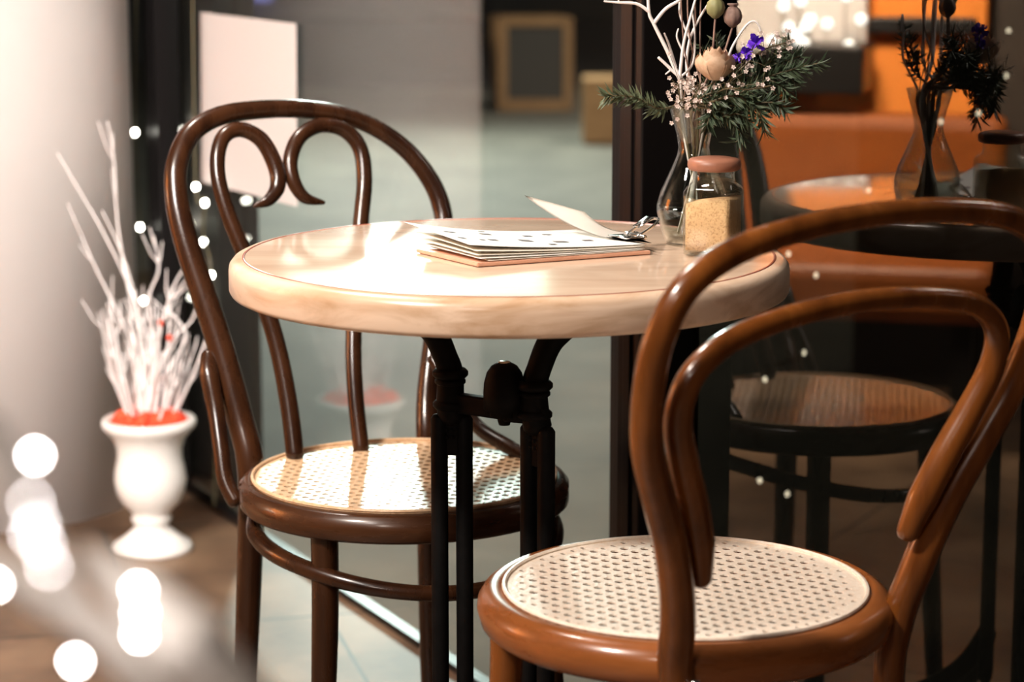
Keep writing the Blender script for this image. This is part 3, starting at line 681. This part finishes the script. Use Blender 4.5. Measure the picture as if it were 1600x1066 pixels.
sprig(5, [vp(1085, 165, -.03), vp(1100, 150, -.05), vp(1135, 140, -.06), vp(1165, 140, -.06)], 'needle', 'short dark evergreen sprig at the vase mouth under the dried rose', .016, .9)
sprig(6, [vp(1110, 160, -.06), vp(1150, 150, -.075), vp(1185, 172, -.08), vp(1195, 205, -.08)], 'needle', 'dark evergreen sprig arching right and down below the long one', .021, 1.1, side=((vp(1150, 150, -.075), vp(1180, 150, -.08)),))
sprig(7, [vp(1150, 130, -.02), vp(1200, 105, -.03), vp(1250, 88, -.03)], 'needle', 'dark evergreen sprig above the long one at the upper right of the bouquet', .021, 1.0, side=((vp(1190, 110, -.03), vp(1245, 130, -.04)),))
# white branches
def wbranch(k, mains, label):
    t = thing('white_branch', ND, label, 'branch'); bm = bmesh.new()
    for i, (pts, r0, r1) in enumerate(mains):
        P = [vp(u, v, dy) for u, v, dy in pts]
        if i == 0: P = stem_in(k) + P
        tube(bm, smoothline(P, 7), [r0, (r0 + r1) / 2, r1], 8)
    bm.normal_update(); adopt(obj('twig', bm, 'white_twig'), t)
wbranch(7, [([(1062, 120, 0), (1042, 78, 0), (1022, 38, 0), (1014, 18, 0), (1012, -30, 0)], .0030, .0016), ([(1022, 36, 0), (1040, 14, 0), (1062, 0, 0), (1085, -20, 0)], .0022, .0014), ([(1014, 18, 0), (995, 6, 0), (968, 4, 0), (944, 2, 0)], .0020, .0010), ([(968, 4, 0), (960, -14, 0)], .0010, .0007), ([(1056, 105, 0), (1046, 72, .01), (1038, 52, .01)], .0015, .0010)], 'white twig forking up and left in front of the black window post')
wbranch(8, [([(1062, 125, -.01), (1048, 108, -.01), (1029, 90, -.01)], .0026, .0016), ([(1062, 122, -.01), (1068, 70, -.01), (1078, 30, -.01), (1092, -20, 0)], .0020, .0012), ([(1050, 108, -.01), (1040, 116, -.01)], .0011, .0008)], 'white twig with a short stub at the left of the bouquet')
wbranch(9, [([(1075, 120, .01), (1076, 70, .01), (1092, 30, .01), (1118, -10, 0)], .0022, .0012), ([(1078, 60, .01), (1062, 20, .01), (1066, -20, .01)], .0014, .0009), ([(1072, 90, .01), (1058, 60, .01), (1060, 45, .01)], .0012, .0008), ([(1064, 120, 0), (1082, 100, 0), (1086, 60, 0), (1082, 20, 0)], .0014, .0009)], 'white twig with thin upright forks in the middle of the bouquet')
wbranch(10, [([(1128, 110, .03), (1146, 70, .03), (1168, 38, .03), (1183, 36, .03), (1192, 60, .03)], .0018, .0010)], 'thin curved white twig right of the poppy pod')
for k, (a, b) in enumerate((((1078, 60, .0), (1074, -20, 0)), ((1086, 60, .01), (1084, -30, .01)), ((1094, 50, .01), (1096, -30, .01)), ((1070, 80, .0), (1063, -20, 0)))):
    q = bmesh.new(); tube(q, smoothline(stem_in(20 + k) + [vp(*a), vp(*b)], 5), .0009, 5); o = obj('dry_stem', q, 'pod'); tag(o, 'thin straight dry stem standing upright in the bouquet', 'stem', 'thin straight stems in the bouquet')
# poppy pods
def podflower(u, v, r, label, m='pod', k=12):
    t = thing('poppy_pod', vp(u, v, -.02), label, 'seed pod'); c = vp(u, v, -.02)
    q = bmesh.new(); tube(q, smoothline(stem_in(k) + [vp((u + 1095) / 2, 120, -.02), c - Vector((0, 0, r * 1.1))], 6), .0012, 6); adopt(obj('stem', q, 'pod'), t)
    q = bmesh.new(); lathe(q, [(0, -1.25 * r), (.35 * r, -1.1 * r), (.85 * r, -.6 * r), (r, 0), (.85 * r, .6 * r), (.5 * r, 1.0 * r), (.28 * r, 1.15 * r), (.6 * r, 1.3 * r), (.58 * r, 1.42 * r), (0, 1.36 * r)], c, 24)
    for vv in q.verts:
        a = math.atan2(vv.co.y - c.y, vv.co.x - c.x); vv.co.x += (vv.co.x - c.x) * .06 * math.cos(8 * a); vv.co.y += (vv.co.y - c.y) * .06 * math.cos(8 * a)
    adopt(obj('pod', q, m), t)
podflower(1145, 26, .0100, 'brown dried poppy pod at the top of the bouquet')
podflower(1118, 12, .0100, 'olive green bud pod at the top of the bouquet, left of the brown pod', 'olive', 13)
# dried rose
rc = vp(1118, 99, -.06); t = thing('dried_rose', rc, 'peach dried rose head low in the middle of the bouquet', 'flower')
q = bmesh.new(); tube(q, smoothline(stem_in(15) + [rc - Vector((0, 0, .016))], 6), .0016, 6); adopt(obj('stem', q, 'stem'), t)
q = bmesh.new()
for ly in range(4):
    for k in range(6):
        a0 = k * PI / 3 + ly * .5; R_ = .0075 + .0036 * ly; G = []
        for i in range(6):
            row = []
            for j in range(5):
                a = a0 + (j - 2) * .30; f = i / 5; rr = R_ * (.35 + .85 * math.sin(f * 1.9)) * (1 + .05 * math.sin(3 * a)); row.append(q.verts.new(rc + Vector((rr * math.cos(a), rr * math.sin(a), -.018 + f * (.036 - ly * .003) - .003 * abs(j - 2) * f))))
            G.append(row)
        for i in range(5):
            for j in range(4): q.faces.new((G[i][j], G[i][j + 1], G[i + 1][j + 1], G[i + 1][j]))
adopt(obj('petals', q, 'dried'), t)
# purple flowers
for k, (u, v, r_, lb) in enumerate(((1181, 68, .0095, 'violet statice blossom at the upper right of the rose'), (1166, 84, .0075, 'violet statice blossom between the other two violet ones'), (1153, 90, .0060, 'violet statice blossom nearest to the dried rose'))):
    random.seed(70 + k); c = vp(u, v, -.06); t = thing('purple_flower', c, lb, 'flower')
    q = bmesh.new(); tube(q, smoothline(stem_in(16 + k) + [vp(1130, 140, -.05), c], 6), .0009, 5); adopt(obj('stem', q, 'stem'), t)
    q = bmesh.new()
    for i in range(26):
        d = Vector((random.gauss(0, 1), random.gauss(0, 1), random.gauss(0, 1))).normalized(); s_ = d.orthogonal().normalized() * r_ * .30
        e = c + d * r_ * random.uniform(.7, 1.15); q.faces.new([q.verts.new(x) for x in (c, e + s_, e + d * r_ * .12, e - s_)])
    adopt(obj('petals', q, 'purple', None, False), t)
# tiny blossoms: sprays
def spray(k, pts, n, sp, label):
    random.seed(90 + k); c = vp(*pts[-1]); t = thing('blossom_spray', c, label, 'flower')
    q = bmesh.new(); P = smoothline(stem_in(25 + k) + [vp(*p) for p in pts], 6); tube(q, P, .0009, 5); f = bmesh.new()
    for i in range(n):
        b = P[random.randrange(len(P) * 6 // 10, len(P))]; e = b + Vector((random.gauss(0, sp), random.gauss(0, sp), random.gauss(0, sp) + sp * .4)); tube(q, [b, (b + e) / 2 + Vector((0, 0, .001)), e], .0004, 4)
        for m_ in range(5):
            a = m_ * 2 * PI / 5 + i; d = Vector((math.cos(a), random.uniform(-.8, .2), math.sin(a))).normalized() * .0030; s_ = d.cross(Vector((0, 1, 0))).normalized() * .0011
            f.faces.new([f.verts.new(x) for x in (e, e + d * .6 + s_, e + d, e + d * .6 - s_)])
    adopt(obj('stems', q, 'stem'), t); adopt(obj('blossoms', f, 'tiny', None, False), t)
spray(0, [(1066, 168, -.05), (1062, 150, -.06), (1060, 125, -.06)], 26, .009, 'spray of tiny cream blossoms at the left of the vase mouth')
spray(1, [(1085, 158, -.06), (1090, 142, -.07), (1096, 128, -.07)], 22, .009, 'spray of tiny cream blossoms under the dried rose')
spray(2, [(1130, 140, -.07), (1150, 115, -.07), (1172, 95, -.07)], 16, .009, 'spray of tiny cream blossoms below the violet flowers')
spray(3, [(1130, 140, -.08), (1170, 140, -.09), (1205, 134, -.09)], 12, .007, 'spray of tiny cream blossoms across the right evergreen sprig')
spray(4, [(1160, 100, -.04), (1200, 75, -.04), (1235, 66, -.04)], 34, .008, 'spray of tiny cream blossoms at the far upper right of the bouquet')

# ------------------------------------------------------------------ white urn with twigs
UC = Vector((-.638, 4.15, 0)); ps = 4.15 / FOC
u_ = thing('garden_urn', UC, 'small white footed urn standing on the floor by the column', 'urn')
def uz(v): return (ony(800, v, UC.y).z)
pr = [(0, 0), (.070, 0), (.072, .006), (.068, .014), (.050, .026), (.034, .040), (.029, .048), (.034, .054), (.036, .060), (.032, .066), (.036, .074), (.050, .088), (.060, .108), (.0635, .130), (.061, .150), (.057, .168), (.057, .185), (.063, .205), (.074, .218), (.0815, .226), (.083, .234), (.080, .240), (.072, .240), (.066, .232), (.056, .22)]
bm = bmesh.new(); lathe(bm, pr, seg=64); o = obj('urn_body', bm, 'white_ceramic', u_)
bm = bmesh.new(); lathe(bm, [(0, .246), (.035, .247), (.060, .243), (.070, .234)], seg=40)
random.seed(8)
for v in bm.verts: v.co.z += random.uniform(-.003, .006)
for i in range(30):
    a, r_ = random.uniform(0, 6.28), random.uniform(.01, .062); ball(bm, (math.cos(a) * r_, math.sin(a) * r_, .246), random.uniform(.007, .014), 1)
o = obj('red_moss', bm, 'red_moss'); o.location = UC; tag(o, 'orange red moss filling the mouth of the white urn', 'moss', kind='stuff')
random.seed(21)
lab = 'thin frosted white twig standing in the white urn'
def twig(base, pts, r, name='frosted_twig', lb=lab, grp='frosted twigs in the urn', forks=2):
    q = bmesh.new(); P = smoothline([base] + pts, 6); tube(q, P, [r, r * .75, r * .4], 6)
    for k in range(forks):
        i = random.randrange(len(P) // 3, len(P) - 2); d = (P[i + 1] - P[i]).normalized(); s_ = Vector((random.uniform(-1, 1), random.uniform(-.6, .6), random.uniform(.1, .6))).normalized()
        l = random.uniform(.02, .06); tube(q, [P[i], P[i] + (d * .6 + s_ * .5) * l * .5, P[i] + (d + s_ * .5) * l], [r * .6, r * .3], 5)
    o = obj(name, q, 'white_twig'); tag(o, lb, 'twig', grp); return o
for i in range(30):
    a = random.uniform(0, 2 * PI); rr = random.uniform(.005, .045); b = UC + Vector((math.cos(a) * rr, math.sin(a) * rr, .232))
    lean = (math.cos(a) * rr / .045 * .6 + random.uniform(-.25, .25)); lean2 = math.sin(a) * rr / .045 * .4; h = random.uniform(.12, .24)
    twig(b, [b + Vector((lean * h * .35, lean2 * h * .3, h * .5)), b + Vector((lean * h * .62, lean2 * h * .5, h))], random.uniform(.0020, .0031))
def tp(u, v, dy=0): return ony(u, v, UC.y + dy)
for pts in ([(235, 560), (215, 480), (165, 370), (90, 240)], [(228, 560), (205, 470), (185, 360), (178, 250), (168, 190)], [(240, 540), (232, 470), (248, 420), (240, 370)], [(245, 560), (255, 500), (275, 440), (300, 405)], [(250, 580), (270, 530), (300, 500), (312, 460)], [(250, 600), (275, 560), (290, 520), (262, 480), (275, 460)], [(215, 560), (180, 480), (150, 420), (120, 350)], [(222, 560), (214, 480), (192, 400), (160, 330)]):
    P = [tp(*p) for p in pts]; b = UC + Vector(((P[0].x - UC.x) * .5, 0, .232)); twig(b, P, .0030, lb='tall frosted white twig rising high above the white urn', grp='tall frosted twigs in the urn', forks=3)
for (u, v) in ((251, 505), (265, 528)):
    q = bmesh.new(); ball(q, tp(u, v, -.01), .0055); o = obj('red_berry', q, 'red_moss'); tag(o, 'small red berry caught among the frosted twigs' if v > 510 else 'small pink red berry, upper of the two among the twigs', 'berry')
# print size
print('objects', len(bpy.data.objects))
